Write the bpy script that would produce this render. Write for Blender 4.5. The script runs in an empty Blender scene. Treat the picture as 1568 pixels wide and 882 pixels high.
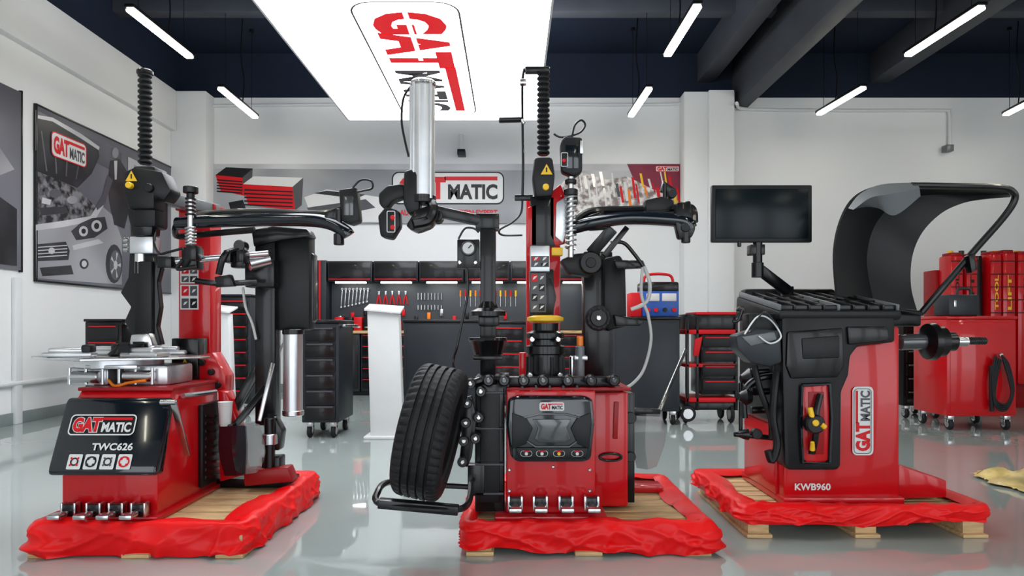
import bpy, bmesh, math, random
from mathutils import Vector, Matrix, noise
random.seed(4)
F=1045.0; HV=500.0; CH=1.0
def P(u,v,d): return Vector(((u-784)*d/F, d, CH+(HV-v)*d/F))
def X(u,d): return (u-784)*d/F
def Z(v,d): return CH+(HV-v)*d/F
scene=bpy.context.scene
# ---------------------------------------------------------------- materials
def mat(name,col,rough=0.5,metal=0.0,coat=0.0,var=0.06,nscale=8.0,bump=0.0,bscale=60.0,emit=0.0,alpha=1.0,trans=0.0,spec=0.5):
    m=bpy.data.materials.new(name); m.use_nodes=True
    nt=m.node_tree; b=nt.nodes['Principled BSDF']
    tc=nt.nodes.new('ShaderNodeTexCoord')
    n=nt.nodes.new('ShaderNodeTexNoise'); n.inputs['Scale'].default_value=nscale; n.inputs['Detail'].default_value=3
    nt.links.new(tc.outputs['Object'],n.inputs['Vector'])
    r=nt.nodes.new('ShaderNodeValToRGB')
    c1=[max(0,c*(1-var)) for c in col]+[1]; c2=[min(1,c*(1+var)) for c in col]+[1]
    r.color_ramp.elements[0].color=c1; r.color_ramp.elements[1].color=c2
    r.color_ramp.elements[0].position=0.3; r.color_ramp.elements[1].position=0.7
    nt.links.new(n.outputs['Fac'],r.inputs['Fac']); nt.links.new(r.outputs['Color'],b.inputs['Base Color'])
    b.inputs['Roughness'].default_value=rough; b.inputs['Metallic'].default_value=metal
    b.inputs['Coat Weight'].default_value=coat; b.inputs['Coat Roughness'].default_value=0.05
    b.inputs['Specular IOR Level'].default_value=spec
    b.inputs['Transmission Weight'].default_value=trans
    b.inputs['Alpha'].default_value=alpha
    if emit>0:
        nt.links.new(r.outputs['Color'],b.inputs['Emission Color']); b.inputs['Emission Strength'].default_value=emit
    if bump>0:
        n2=nt.nodes.new('ShaderNodeTexNoise'); n2.inputs['Scale'].default_value=bscale; n2.inputs['Detail'].default_value=4
        nt.links.new(tc.outputs['Object'],n2.inputs['Vector'])
        bp=nt.nodes.new('ShaderNodeBump'); bp.inputs['Strength'].default_value=bump; bp.inputs['Distance'].default_value=0.01
        nt.links.new(n2.outputs['Fac'],bp.inputs['Height']); nt.links.new(bp.outputs['Normal'],b.inputs['Normal'])
    return m
RED=mat('red_paint',(0.50,0.002,0.006),0.3,coat=0.45,var=0.05,spec=0.3)
REDD=mat('dark_red_paint',(0.28,0.003,0.006),0.35,spec=0.3)
BLK=mat('black_paint',(0.0045,0.0045,0.0055),0.28,coat=0.15,spec=0.3)
BLKM=mat('black_plastic',(0.006,0.0065,0.008),0.42,bump=0.08,bscale=200,spec=0.3)
BLKG=mat('gloss_black_plastic',(0.004,0.007,0.011),0.14,coat=0.5,spec=0.4)
RUB=mat('rubber',(0.010,0.010,0.012),0.6,spec=0.3)
CHR=mat('charcoal_paint',(0.018,0.022,0.028),0.38,spec=0.35)
GRY=mat('grey_plastic',(0.13,0.14,0.15),0.35)
GRH=mat('glossy_dark_grey',(0.05,0.053,0.058),0.18,coat=0.6)
STL=mat('steel',(0.55,0.55,0.56),0.25,metal=1.0)
ALU=mat('aluminium',(0.62,0.63,0.65),0.33,metal=0.85)
WHT=mat('white_label',(0.66,0.66,0.66),0.45,var=0.02)
WPL=mat('white_painted_metal',(0.68,0.70,0.71),0.35,var=0.02)
REDL=mat('red_print',(0.58,0.004,0.010),0.45,var=0.02,spec=0.3)
GRYL=mat('grey_print',(0.06,0.06,0.07),0.45)
BLKL=mat('black_print',(0.006,0.006,0.008),0.45,spec=0.3)
YEL=mat('yellow_plastic',(0.80,0.48,0.01),0.4)
ORG=mat('orange_plastic',(0.80,0.20,0.01),0.4)
BLU=mat('blue_paint',(0.012,0.08,0.38),0.35)
CLR=mat('clear_hose',(0.62,0.64,0.63),0.25,trans=0.3)
SHD=mat('translucent_guard',(0.30,0.32,0.33),0.15,alpha=0.4)
SCR=mat('screen_glass',(0.003,0.007,0.010),0.22,spec=0.2)
CLOTH=mat('red_satin',(0.74,0.002,0.004),0.40,var=0.10,nscale=3,bump=0.12,bscale=14,spec=0.28)
WALL=mat('white_wall_paint',(0.77,0.78,0.79),0.75,var=0.015,nscale=1.2,spec=0.2)
DARK=mat('dark_ceiling_paint',(0.010,0.016,0.032),0.7,var=0.15,nscale=1.0,spec=0.2)
BEAM=mat('dark_beam_paint',(0.055,0.060,0.074),0.6,var=0.12,nscale=2.0,spec=0.2)
BASE=mat('baseboard_paint',(0.20,0.24,0.24),0.5)
TUBE=mat('lamp_tube',(1.0,0.95,0.80),0.5,var=0.0,emit=36.0)
PANL=mat('light_panel',(0.93,0.96,1.0),0.5,var=0.0,emit=6.5)
PWHT=mat('backlit_white',(0.93,0.96,1.0),0.5,var=0.0,emit=1.0)
PRED=mat('backlit_red',(0.62,0.002,0.008),0.5,var=0.0,emit=0.75)
PGRY=mat('backlit_grey',(0.045,0.045,0.05),0.5,var=0.1,nscale=14,emit=0.6)
LED=mat('under_cabinet_led',(1,0.97,0.9),0.5,var=0,emit=10.0)
def wood():
    m=mat('pine_wood',(0.56,0.37,0.18),0.6,var=0.25)
    nt=m.node_tree
    for n in nt.nodes:
        if n.bl_idname=='ShaderNodeTexNoise':
            mp=nt.nodes.new('ShaderNodeMapping'); mp.inputs['Scale'].default_value=(1,9,9)
            tc=[q for q in nt.nodes if q.bl_idname=='ShaderNodeTexCoord'][0]
            nt.links.new(tc.outputs['Object'],mp.inputs['Vector']); nt.links.new(mp.outputs['Vector'],n.inputs['Vector'])
    return m
WOOD=wood()
def floor_mat():
    m=mat('epoxy_floor',(0.31,0.36,0.35),0.035,var=0.05,nscale=0.8,coat=0.0)
    nt=m.node_tree; b=nt.nodes['Principled BSDF']
    n=nt.nodes.new('ShaderNodeTexNoise'); n.inputs['Scale'].default_value=2.2; n.inputs['Detail'].default_value=2
    tc=[q for q in nt.nodes if q.bl_idname=='ShaderNodeTexCoord'][0]
    nt.links.new(tc.outputs['Object'],n.inputs['Vector'])
    bp=nt.nodes.new('ShaderNodeBump'); bp.inputs['Strength'].default_value=0.10; bp.inputs['Distance'].default_value=0.02
    nt.links.new(n.outputs['Fac'],bp.inputs['Height']); nt.links.new(bp.outputs['Normal'],b.inputs['Normal'])
    b.inputs['IOR'].default_value=2.1
    return m
FLOOR=floor_mat()
def peg_mat():
    m=mat('pegboard',(0.05,0.055,0.06),0.5)
    nt=m.node_tree; b=nt.nodes['Principled BSDF']
    v=nt.nodes.new('ShaderNodeTexVoronoi'); v.inputs['Scale'].default_value=22; v.inputs['Randomness'].default_value=0
    tc=[q for q in nt.nodes if q.bl_idname=='ShaderNodeTexCoord'][0]
    nt.links.new(tc.outputs['Object'],v.inputs['Vector'])
    r=nt.nodes.new('ShaderNodeValToRGB'); r.color_ramp.elements[0].position=0.18; r.color_ramp.elements[1].position=0.24
    r.color_ramp.elements[0].color=(0.006,0.006,0.008,1); r.color_ramp.elements[1].color=(0.04,0.048,0.058,1)
    nt.links.new(v.outputs['Distance'],r.inputs['Fac']); nt.links.new(r.outputs['Color'],b.inputs['Base Color'])
    return m
PEG=peg_mat()
def poster_mat(name,c1,c2,scale,det=5):
    m=mat(name,(0.3,0.3,0.3),0.35,spec=0.3)
    nt=m.node_tree
    for n in nt.nodes:
        if n.bl_idname=='ShaderNodeTexNoise':
            n.inputs['Scale'].default_value=scale; n.inputs['Detail'].default_value=det
        if n.bl_idname=='ShaderNodeValToRGB':
            n.color_ramp.elements[0].color=(*c1,1); n.color_ramp.elements[1].color=(*c2,1)
            n.color_ramp.elements[0].position=0.4; n.color_ramp.elements[1].position=0.6
    return m
POSTA=poster_mat('poster_grey',(0.10,0.10,0.125),(0.18,0.18,0.215),0.7,2)
POSTE=poster_mat('poster_engine',(0.012,0.012,0.015),(0.19,0.19,0.21),11.0,4)
POSTB=poster_mat('poster_car_body',(0.22,0.22,0.245),(0.36,0.36,0.39),0.9,1)
POSTC=poster_mat('poster_light_grey',(0.42,0.42,0.45),(0.56,0.56,0.59),1.1,1)
POSTM=poster_mat('poster_mid_grey',(0.07,0.07,0.085),(0.12,0.12,0.14),1.1,1)
POSTD=poster_mat('poster_dark',(0.012,0.012,0.016),(0.035,0.035,0.042),2,2)
BANN=poster_mat('banner_grey',(0.26,0.27,0.29),(0.46,0.47,0.49),0.6,2)
BANR=poster_mat('banner_chrome',(0.22,0.18,0.18),(0.75,0.72,0.7),12.0)
BANM=poster_mat('banner_maroon',(0.13,0.015,0.035),(0.22,0.03,0.06),1.0)

# ---------------------------------------------------------------- builder
_tc={}
def text_mesh(body,bold):
    k=(body,bold)
    if k in _tc: return _tc[k]
    cu=bpy.data.curves.new('t','FONT'); cu.body=body; cu.size=1; cu.offset=bold; cu.resolution_u=3
    ob=bpy.data.objects.new('t',cu); scene.collection.objects.link(ob)
    bpy.context.view_layer.update()
    dg=bpy.context.evaluated_depsgraph_get()
    me=bpy.data.meshes.new_from_object(ob.evaluated_get(dg))
    bpy.data.objects.remove(ob)
    _tc[k]=me; return me
def catmull(pts,n=6):
    pts=[Vector(p) for p in pts]
    if len(pts)<3: return pts
    out=[]
    for i in range(len(pts)-1):
        p0=pts[max(i-1,0)];p1=pts[i];p2=pts[i+1];p3=pts[min(i+2,len(pts)-1)]
        for k in range(n):
            t=k/n
            out.append(0.5*((2*p1)+(p2-p0)*t+(2*p0-5*p1+4*p2-p3)*t*t+(3*p1-p0-3*p2+p3)*t**3))
    out.append(pts[-1]); return out
class B:
    def __init__(s,name): s.name=name; s.bm=bmesh.new(); s.mats=[]
    def mi(s,m):
        if m not in s.mats: s.mats.append(m)
        return s.mats.index(m)
    def merge(s,t,m,M=None,rec=True):
        if M is not None: bmesh.ops.transform(t,matrix=M,verts=t.verts)
        if rec: bmesh.ops.recalc_face_normals(t,faces=t.faces)
        i=s.mi(m)
        for f in t.faces: f.material_index=i; f.smooth=True
        me=bpy.data.meshes.new('x'); t.to_mesh(me); t.free(); s.bm.from_mesh(me); bpy.data.meshes.remove(me)
    def box(s,x0,x1,y0,y1,z0,z1,m,bev=0.004,seg=2,M=None):
        t=bmesh.new(); bmesh.ops.create_cube(t,size=1)
        for v in t.verts: v.co=Vector(((v.co.x+.5)*(x1-x0)+x0,(v.co.y+.5)*(y1-y0)+y0,(v.co.z+.5)*(z1-z0)+z0))
        bev=min(bev,0.45*min(abs(x1-x0),abs(y1-y0),abs(z1-z0)))
        if bev>0: bmesh.ops.bevel(t,geom=t.edges[:],offset=bev,segments=seg,affect='EDGES',profile=0.5)
        s.merge(t,m,M)
    def bx(s,u0,u1,v0,v1,d,dep,m,bev=0.005): s.box(X(u0,d),X(u1,d),d,d+dep,Z(v1,d),Z(v0,d),m,bev)
    def beam(s,p0,p1,w,h,m,bev=0.004):
        p0=Vector(p0);p1=Vector(p1);L=(p1-p0).length
        z=(p1-p0).normalized(); up=Vector((0,1,0)) if abs(z.y)<0.9 else Vector((0,0,1))
        x=up.cross(z).normalized(); y=z.cross(x)
        M=Matrix((x,y,z)).transposed().to_4x4(); M.translation=p0
        s.box(-w/2,w/2,-h/2,h/2,0,L,m,bev,M=M)
    def cyl(s,p0,p1,r,m,r2=None,seg=20,bev=0.0):
        p0=Vector(p0);p1=Vector(p1); L=(p1-p0).length
        if r2 is None: r2=r
        b=min(bev,0.4*r,0.4*L)
        prof=[(0,0),(r-b,0),(r,b),(r2,L-b),(r2-b,L),(0,L)] if b>0 else [(0,0),(r,0),(r2,L),(0,L)]
        s.lathe(prof,p0,p1-p0,m,seg)
    def lathe(s,prof,p0,axis,m,seg=24):
        t=bmesh.new(); z=Vector(axis).normalized(); up=Vector((0,1,0)) if abs(z.y)<0.9 else Vector((1,0,0))
        x=up.cross(z).normalized(); y=z.cross(x); p0=Vector(p0)
        rings=[]
        for r,h in prof:
            if r<1e-6: rings.append([t.verts.new(p0+z*h)])
            else: rings.append([t.verts.new(p0+z*h+(x*math.cos(a)+y*math.sin(a))*r) for a in [2*math.pi*i/seg for i in range(seg)]])
        for a,b in zip(rings[:-1],rings[1:]):
            for i in range(seg):
                j=(i+1)%seg
                if len(a)==1 and len(b)==1: continue
                if len(a)==1: t.faces.new((a[0],b[i],b[j]))
                elif len(b)==1: t.faces.new((a[i],a[j],b[0]))
                else: t.faces.new((a[i],a[j],b[j],b[i]))
        s.merge(t,m)
    def cy(s,a,b,rp,m,rp2=None,bev=0.003,seg=20):
        d=(a[2]+b[2])/2; k=d/F
        s.cyl(P(*a),P(*b),rp*k,m,None if rp2 is None else rp2*k,seg,bev)
    def disc(s,u,v,d,rp,dep,m,bev=0.003,seg=24):
        s.cyl(P(u,v,d),P(u,v,d)+Vector((0,dep,0)),rp*d/F,m,None,seg,bev)
    def tube(s,pts,r,m,seg=10,n=6,sm=True):
        pts=catmull(pts,n) if sm else [Vector(p) for p in pts]
        t=bmesh.new(); rings=[]; prev=None
        for i,p in enumerate(pts):
            tg=(pts[min(i+1,len(pts)-1)]-pts[max(i-1,0)]).normalized()
            if prev is None:
                up=Vector((0,1,0)) if abs(tg.y)<0.9 else Vector((1,0,0)); x=up.cross(tg).normalized()
            else:
                x=(prev-tg*prev.dot(tg)).normalized()
            prev=x; y=tg.cross(x)
            rings.append([t.verts.new(p+(x*math.cos(a)+y*math.sin(a))*r) for a in [2*math.pi*k/seg for k in range(seg)]])
        for a,b in zip(rings[:-1],rings[1:]):
            for i in range(seg):
                j=(i+1)%seg; t.faces.new((a[i],a[j],b[j],b[i]))
        t.faces.new(rings[0][::-1]); t.faces.new(rings[-1])
        s.merge(t,m)
    def tb(s,pts,rp,m,sm=True,seg=10): 
        d=sum(p[2] for p in pts)/len(pts); s.tube([P(*p) for p in pts],rp*d/F,m,sm=sm,seg=seg)
    def prism(s,pts,vec,m,bev=0.004,seg=2):
        t=bmesh.new(); vs=[t.verts.new(p) for p in pts]; f=t.faces.new(vs)
        r=bmesh.ops.extrude_face_region(t,geom=[f])
        nv=[e for e in r['geom'] if isinstance(e,bmesh.types.BMVert)]
        bmesh.ops.translate(t,vec=Vector(vec),verts=nv)
        bmesh.ops.recalc_face_normals(t,faces=t.faces)
        if bev>0: bmesh.ops.bevel(t,geom=t.edges[:],offset=bev,segments=seg,affect='EDGES',profile=0.5)
        s.merge(t,m)
    def pl(s,uv,d,dep,m,bev=0.004): s.prism([P(u,v,d) for u,v in uv],(0,dep,0),m,bev)
    def yz(s,yz,x0,x1,m,bev=0.006): s.prism([Vector((x0,y,z)) for y,z in yz],(x1-x0,0,0),m,bev)
    def flat(s,pts,m):
        t=bmesh.new(); vs=[t.verts.new(p) for p in pts]; t.faces.new(vs); s.merge(t,m,rec=False)
    def loft(s,curves,m,th=0.006,n=6):
        cs=[catmull(c,n) for c in curves]; t=bmesh.new()
        g=[[t.verts.new(p) for p in c] for c in cs]
        for a,b in zip(g[:-1],g[1:]):
            for i in range(len(a)-1): t.faces.new((a[i],a[i+1],b[i+1],b[i]))
        bmesh.ops.recalc_face_normals(t,faces=t.faces)
        if th: bmesh.ops.solidify(t,geom=t.faces[:],thickness=th)
        s.merge(t,m)
    def text(s,body,o,xd,yd,w,h,m,bold=0.02):
        me=text_mesh(body,bold); xs=[v.co.x for v in me.vertices]; ys=[v.co.y for v in me.vertices]
        t=bmesh.new(); t.from_mesh(me); x0,x1,y0,y1=min(xs),max(xs),min(ys),max(ys)
        o=Vector(o);xd=Vector(xd).normalized();yd=Vector(yd).normalized()
        for v in t.verts: v.co=o+xd*((v.co.x-x0)/(x1-x0)*w)+yd*((v.co.y-y0)/(y1-y0)*h)
        s.merge(t,m,rec=False)
    def tx(s,body,u0,u1,v0,v1,d,m,bold=0.02):
        s.text(body,P(u0,v1,d),(1,0,0),(0,0,1),(u1-u0)*d/F,(v1-v0)*d/F,m,bold)
    def rrect(s,o,xd,yd,w,h,r,m,ring=0.0):
        o=Vector(o);xd=Vector(xd).normalized();yd=Vector(yd).normalized()
        def pts(k):
            out=[]; rr=max(r-k,0.0001)
            for cx,cy,a0 in ((w-r,h-r,0),(r,h-r,90),(r,r,180),(w-r,r,270)):
                for i in range(7):
                    a=math.radians(a0+15*i); out.append(o+xd*(cx+rr*math.cos(a))+yd*(cy+rr*math.sin(a)))
            return out
        if ring<=0: s.flat(pts(0),m); return
        a=pts(0);b=pts(ring);t=bmesh.new()
        va=[t.verts.new(p) for p in a];vb=[t.verts.new(p) for p in b]
        for i in range(len(a)):
            j=(i+1)%len(a); t.faces.new((va[i],va[j],vb[j],vb[i]))
        s.merge(t,m,rec=False)
    def logo(s,o,xd,yd,w,h,fill=None,border=WHT,gat=REDL,matic=WHT,bar=REDL,lift=0.002,halo=None,ring=0.02,stripe=None,mh=.47):
        o=Vector(o);xd=Vector(xd).normalized();yd=Vector(yd).normalized();n=xd.cross(yd)
        if fill: s.rrect(o+n*lift,xd,yd,w,h,h*.22,fill)
        if border: s.rrect(o+n*lift*2,xd,yd,w,h,h*.22,border,w*ring)
        if halo:
            s.text('GAT',o+n*lift*1.8+xd*w*.048+yd*h*.115,xd,yd,w*.444,h*.77,halo,0.10)
        s.text('GAT',o+n*lift*2.4+xd*w*.06+yd*h*.15,xd,yd,w*.42,h*.7,gat,0.055)
        if stripe:
            q=o+n*lift*3.2+xd*w*.05+yd*h*.47; s.flat([q,q+xd*w*.36,q+xd*w*.36+yd*h*.05,q+yd*h*.05],stripe)
        s.text('MATIC',o+n*lift*2.4+xd*w*.5+yd*h*.15,xd,yd,w*.44,h*mh,matic,0.04)
        q=o+n*lift*2.4+xd*w*.47+yd*h*.73
        s.flat([q,q+xd*w*.47,q+xd*w*.47+yd*h*.12,q+yd*h*.12],bar)
    def bellows(s,p0,p1,r,n,m):
        p0=Vector(p0);p1=Vector(p1);L=(p1-p0).length; prof=[(0,0)]
        for i in range(n):
            h=L*i/n; prof+=[(r*.72,h),(r,h+L/n*.35),(r,h+L/n*.6),(r*.72,h+L/n*.95)]
        prof+=[(0,L)]; s.lathe(prof,p0,p1-p0,m,20)
    def spring(s,p0,p1,r,rw,turns,m):
        p0=Vector(p0);p1=Vector(p1);L=(p1-p0)
        pts=[p0+L*(i/(turns*10))+Vector((math.cos(i*.628)*r,math.sin(i*.628)*r,0)) for i in range(turns*10+1)]
        s.tube(pts,rw,m,seg=6,sm=False)
    def done(s):
        me=bpy.data.meshes.new(s.name)
        xs=[v.co for v in s.bm.verts]
        c=Vector(((min(p.x for p in xs)+max(p.x for p in xs))/2,(min(p.y for p in xs)+max(p.y for p in xs))/2,min(p.z for p in xs)))
        bmesh.ops.translate(s.bm,vec=-c,verts=s.bm.verts)
        s.bm.to_mesh(me); s.bm.free()
        for m in s.mats: me.materials.append(m)
        me.set_sharp_from_angle(angle=math.radians(35))
        ob=bpy.data.objects.new(s.name,me); ob.location=c; scene.collection.objects.link(ob)
        return ob

# ---------------------------------------------------------------- room
WX0,WX1,WY0,WY1,ZC,ZP=-5.1,11.0,-3.5,10.5,5.2,4.52
b=B('floor'); b.box(WX0-.1,WX1+.1,WY0-.2,WY1+.1,-.1,0,FLOOR,0); b.done()
b=B('wall_back'); b.box(WX0-.1,WX1+.1,WY1,WY1+.12,0,ZP,WALL,0); b.box(WX0-.1,WX1+.1,WY1,WY1+.12,ZP,ZC,DARK,0)
b.box(WX0+.002,X(315,10.2),10.2,WY1+.01,0,ZP,WALL,0.003); b.box(X(1048,10.2),X(1125,10.2),10.2,WY1+.01,0,ZP-.01,WALL,0.003)
b.box(X(1086,10.1),X(1124,10.1),10.1,10.21,0,ZP-.02,WALL,0.003); b.done()
b=B('wall_left'); b.box(WX0-.12,WX0,WY0,WY1,0,ZP,WALL,0); b.box(WX0-.12,WX0,WY0,WY1,ZP,ZC,DARK,0)
b.box(WX0-.01,WX0+.09,WY0,10.19,3.92,ZP-.005,WALL,0.004); b.done()
b=B('wall_right'); b.box(WX1,WX1+.12,WY0,WY1,0,ZC,WALL,0); b.done()
# unseen wall added behind the camera; openings between piers shaped for structured reflections
b=B('added_wall_front'); b.box(WX0-.1,WX1+.1,WY0-.15,WY0,3.5,ZC,WALL,0)
x=WX0-.1
while x<WX1: b.box(x,x+.7,WY0-.15,WY0,0,3.5,WALL,0); x+=3.1
b.done()
b=B('ceiling'); b.box(WX0-.1,WX1+.1,WY0-.1,WY1+.1,ZC,ZC+.1,DARK,0); b.done()
b=B('baseboard_left'); b.box(WX0,WX0+.02,WY0,10.2,0,.12,BASE,.003); b.done()
b=B('baseboard_back'); b.box(X(315,10.2),WX1,WY1-.02,WY1,0,.12,BASE,.003); b.done()
k=0
for x0,x1,z0 in ((3.38,3.62,4.36),(2.85,3.1,4.75),(5.5,5.8,4.75),(8.4,8.7,4.6)):
    k+=1; b=B('trim_beam_%d'%k); b.box(x0,x1,WY0,WY1,z0,ZC,BEAM,.01); b.done()
b=B('trim_beam_5'); b.box(WX0,WX1,8.7,8.9,5.02,ZC,BEAM,.01); b.done()
# ceiling light panel
b=B('ceiling_light_panel')
zp=3.73
b.box(-2.15,.33,2.6,9.0,zp,zp+.10,PANL,0.0)
for x0,x1,y0,y1 in ((-2.17,-2.15,2.58,9.02),(.33,.35,2.58,9.02),(-2.15,.33,9.0,9.02),(-2.15,.33,2.58,2.6)): b.box(x0,x1,y0,y1,zp-.01,zp+.12,WPL,.002)
for x in (-2.0,.2):
    for y in (3.5,6,8.6): b.cyl((x,y,zp+.1),(x,y,ZC),.006,STL,seg=8)
b.logo((-1.40,5.72,zp),(0,1,0),(1,0,0),3.08,.95,None,PGRY,PRED,PGRY,PRED,lift=0.003,ring=.006,stripe=PWHT,mh=.52)
b.done()
# hanging lamps
def lamp(a,c,z=4.0,off=None):
    if off is None:
        def q(p): d=(z-1)*F/(HV-p[1]); return P(p[0],p[1],d)
        p0,p1=q(a),q(c)
    else: p0,p1=Vector(a),Vector(c)
    b=B('hanging_tube_lamp'); dr=(p1-p0).normalized(); sx=Vector((dr.y,-dr.x,0))
    up=Vector((0,0,1))
    b.beam(p0,p1,.085,.03,TUBE,.01)
    b.beam(p0+up*.035-dr*.02,p1+up*.035+dr*.02,.095,.035,BLK,.005)
    for t in (.12,.88):
        q=p0.lerp(p1,t); b.cyl(q+up*.04,Vector((q.x,q.y,ZC)),.004,BLK,seg=6)
        b.cyl(Vector((q.x,q.y,ZC-.04)),Vector((q.x,q.y,ZC)),.03,BLK,seg=12)
    q=p0.lerp(p1,.6); b.tube([q+up*.05,q+up*.35+sx*.02,q+up*.7-sx*.02,Vector((q.x,q.y,ZC))],.009,BLK,seg=6)
    return b.done()
lamp((199,15),(291,88)); lamp((338,136),(391,180)); lamp((1068,10),(1022,85)); lamp((994,136),(966,178))
lamp((1503,12),(1390,85)); lamp((1322,135),(1254,175)); lamp((1590,150),(1540,176))
for x in (-3.1,1.6,4.6,7.5):  # extra unseen lamps added overhead and behind the camera for front light
    for y in (3.4,.8,-1.8): lamp((x,y,4.0),(x,y+1.2,4.0),off=1)

# posters on the left wall
def W(u,v,l=0.0):
    d=-(WX0+.03)*F/(784-u); return Vector((WX0+.03+l,d,Z(v,d)))
b=B('wall_poster')
b.box(WX0,WX0+.03,7.29,10.15,1.50,3.36,POSTA,.003)
def wp(pts,m,l): b.flat([W(u,v,l) for u,v in pts][::-1],m)
def we(u,v,ru,rv,m,l): wp([(u+ru*math.cos(i*.3927),v+rv*math.sin(i*.3927)) for i in range(16)],m,l)
wp([(54,168),(120,202),(186,234),(186,270),(150,250),(54,230)],POSTM,.002)
wp([(196,240),(245,264),(245,330),(196,322)],POSTC,.002); wp([(205,252),(222,260),(222,318),(205,314)],POSTB,.003); wp([(227,262),(240,268),(240,318),(227,316)],POSTB,.003)
wp([(56,176),(80,180),(124,205),(150,224),(152,240),(140,266),(118,288),(90,276),(56,262)],POSTD,.003)
wp([(56,176),(80,180),(124,205),(152,225),(151,230),(122,211),(80,186),(56,181)],POSTC,.0035)
for i in range(4): wp([(62+i*20,200+i*12),(64+i*20,201+i*12),(72+i*15,262+i*4),(70+i*15,262+i*4)],POSTM,.004)
wp([(55,262),(90,276),(118,290),(146,316),(138,336),(90,342),(55,346)],POSTE,.004)
we(84,296,9,7,POSTM,.0045); we(110,306,8,6,POSTB,.0045); wp([(60,318),(100,316),(104,326),(62,330)],POSTD,.0045); wp([(64,302),(78,306),(76,314),(63,311)],POSTC,.0045)
wp([(54,346),(92,342),(138,334),(152,312),(174,332),(186,366),(186,436),(55,426)],POSTB,.005)
wp([(54,344),(90,339),(138,331),(152,309),(158,315),(144,338),(94,348),(54,353)],POSTC,.0055)
wp([(108,354),(122,342),(140,334),(160,332),(164,350),(144,364),(116,368)],POSTD,.006)
we(127,354,7,8,POSTC,.007); we(147,346,8,9,POSTC,.007); we(147,346,4,5,BLKL,.008); we(127,354,3.5,4,BLKL,.008)
wp([(56,374),(100,370),(106,384),(104,398),(57,400)],POSTD,.006)
for i in range(4): wp([(57,378+i*5),(102,375+i*5),(102,376.5+i*5),(57,379.5+i*5)],POSTC,.007)
we(78,384,5,5,POSTC,.008)
wp([(60,410),(108,406),(112,420),(64,423)],POSTD,.006); we(128,404,7,8,POSTD,.006); we(128,404,4,5,POSTC,.007)
wp([(110,376),(150,366),(158,372),(112,383)],POSTC,.006)
we(174,404,13,30,POSTD,.006); we(176,406,9,23,POSTM,.007); we(176,406,3,7,POSTC,.008)
for i in range(5):
    a=i*1.2566; wp([(176+2*math.cos(a),406+5*math.sin(a)),(176+8*math.cos(a-.15),406+20*math.sin(a-.15)),(176+8*math.cos(a+.15),406+20*math.sin(a+.15))],POSTC,.008)
we(176,234,5,8,POSTB,.006); wp([(168,246),(182,243),(194,262),(198,318),(190,350),(174,344),(164,290)],POSTD,.0052); wp([(164,268),(172,276),(160,312),(148,322),(146,316),(156,300)],POSTM,.0064)
wp([(174,246),(179,246),(178,275),(175,275)],POSTC,.006)
wp([(200,330),(240,334),(240,445),(200,440)],POSTD,.003)
b.logo(W(77,238,.009),(0,1,0),(0,0,1),.62,.28,WHT,REDL,REDL,GRYL,REDL,lift=.002)
b.box(WX0,WX0+.035,7.27,7.29,1.48,3.38,BLK,.002);b.box(WX0,WX0+.035,7.29,10.15,3.36,3.38,BLK,.002);b.box(WX0,WX0+.035,7.29,10.15,1.48,1.50,BLK,.002)
b.done()
b=B('wall_poster'); b.box(WX0,WX0+.03,4.3,7.05,1.58,3.42,POSTA,.003)
b.flat([Vector((WX0+.033,y,z)) for y,z in ((4.5,2.2),(4.5,3.0),(5.6,3.3),(6.6,2.9),(6.95,2.6),(6.0,2.1))][::-1],POSTB)
b.flat([Vector((WX0+.036,y,z)) for y,z in ((5.2,1.62),(5.2,2.3),(6.2,2.5),(6.95,2.2),(6.95,1.62))][::-1],POSTE)
b.flat([Vector((WX0+.037,y,z)) for y,z in ((6.3,1.62),(6.45,2.1),(6.7,2.3),(6.98,2.2),(6.98,1.62))][::-1],POSTD)
b.box(WX0,WX0+.035,7.05,7.07,1.56,3.44,BLK,.002)
b.done()
# banner on the back wall
b=B('wall_banner'); D=10.46; b.box(X(316,D),X(1047,D),D,10.5,Z(342,D),Z(251,D),BANN,.002)
def bp(pts,m,l): b.flat([P(u,v,D-l) for u,v in pts],m)
bp([(316,251),(1047,251),(1047,262),(316,258)],POSTC,.001); bp([(316,326),(600,320),(600,342),(316,342)],POSTB,.001)
for j,(x0,x1,y0,y1) in enumerate(((330,385,258,300),(372,462,272,322))):
    bp([(x0,y0+10),(x1-14,y0+14),(x1-10,y1),(x0+8,y1-8)],REDL,.004+.002*j)
    bp([(x0,y0+10),(x0+16,y0-2),(x1+2,y0),(x1-14,y0+14)],WHT if j else BLKL,.005+.002*j)
    bp([(x1-14,y0+14),(x1+2,y0),(x1,y1-8),(x1-10,y1)],GRYL,.005+.002*j)
    for i in range(1,6): 
        yy=y0+12+(y1-y0-16)*i/6; bp([(x0+2,yy),(x1-14,yy+3),(x1-14,yy+5),(x0+2,yy+2)],BLKL,.008+.002*j)
bp([(466,302),(500,290),(590,303),(600,340),(480,340)],WHT,.003)
bp([(470,318),(560,305),(575,318),(480,338)],GRYL,.005); bp([(480,296),(500,292),(560,298),(545,304)],POSTD,.005); bp([(350,310),(372,306),(380,330),(356,334)],POSTD,.003)
b.logo(P(600,313,D-.003),(1,0,0),(0,0,1),172*D/F,50*D/F,WHT,BLKL,REDL,BLKL,REDL,lift=.003,ring=.012)
b.tx('AUTOMOTIVE SOLUTION EXPERT',612,762,321,330,D-.01,REDL,.03)
bp([(960,251),(1047,251),(1047,342),(1000,342)],BANM,.003)
bp([(855,285),(880,262),(930,275),(960,270),(1000,290),(1040,296),(1042,325),(1000,332),(930,328),(870,335)],BANR,.005)
random.seed(3)
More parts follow.
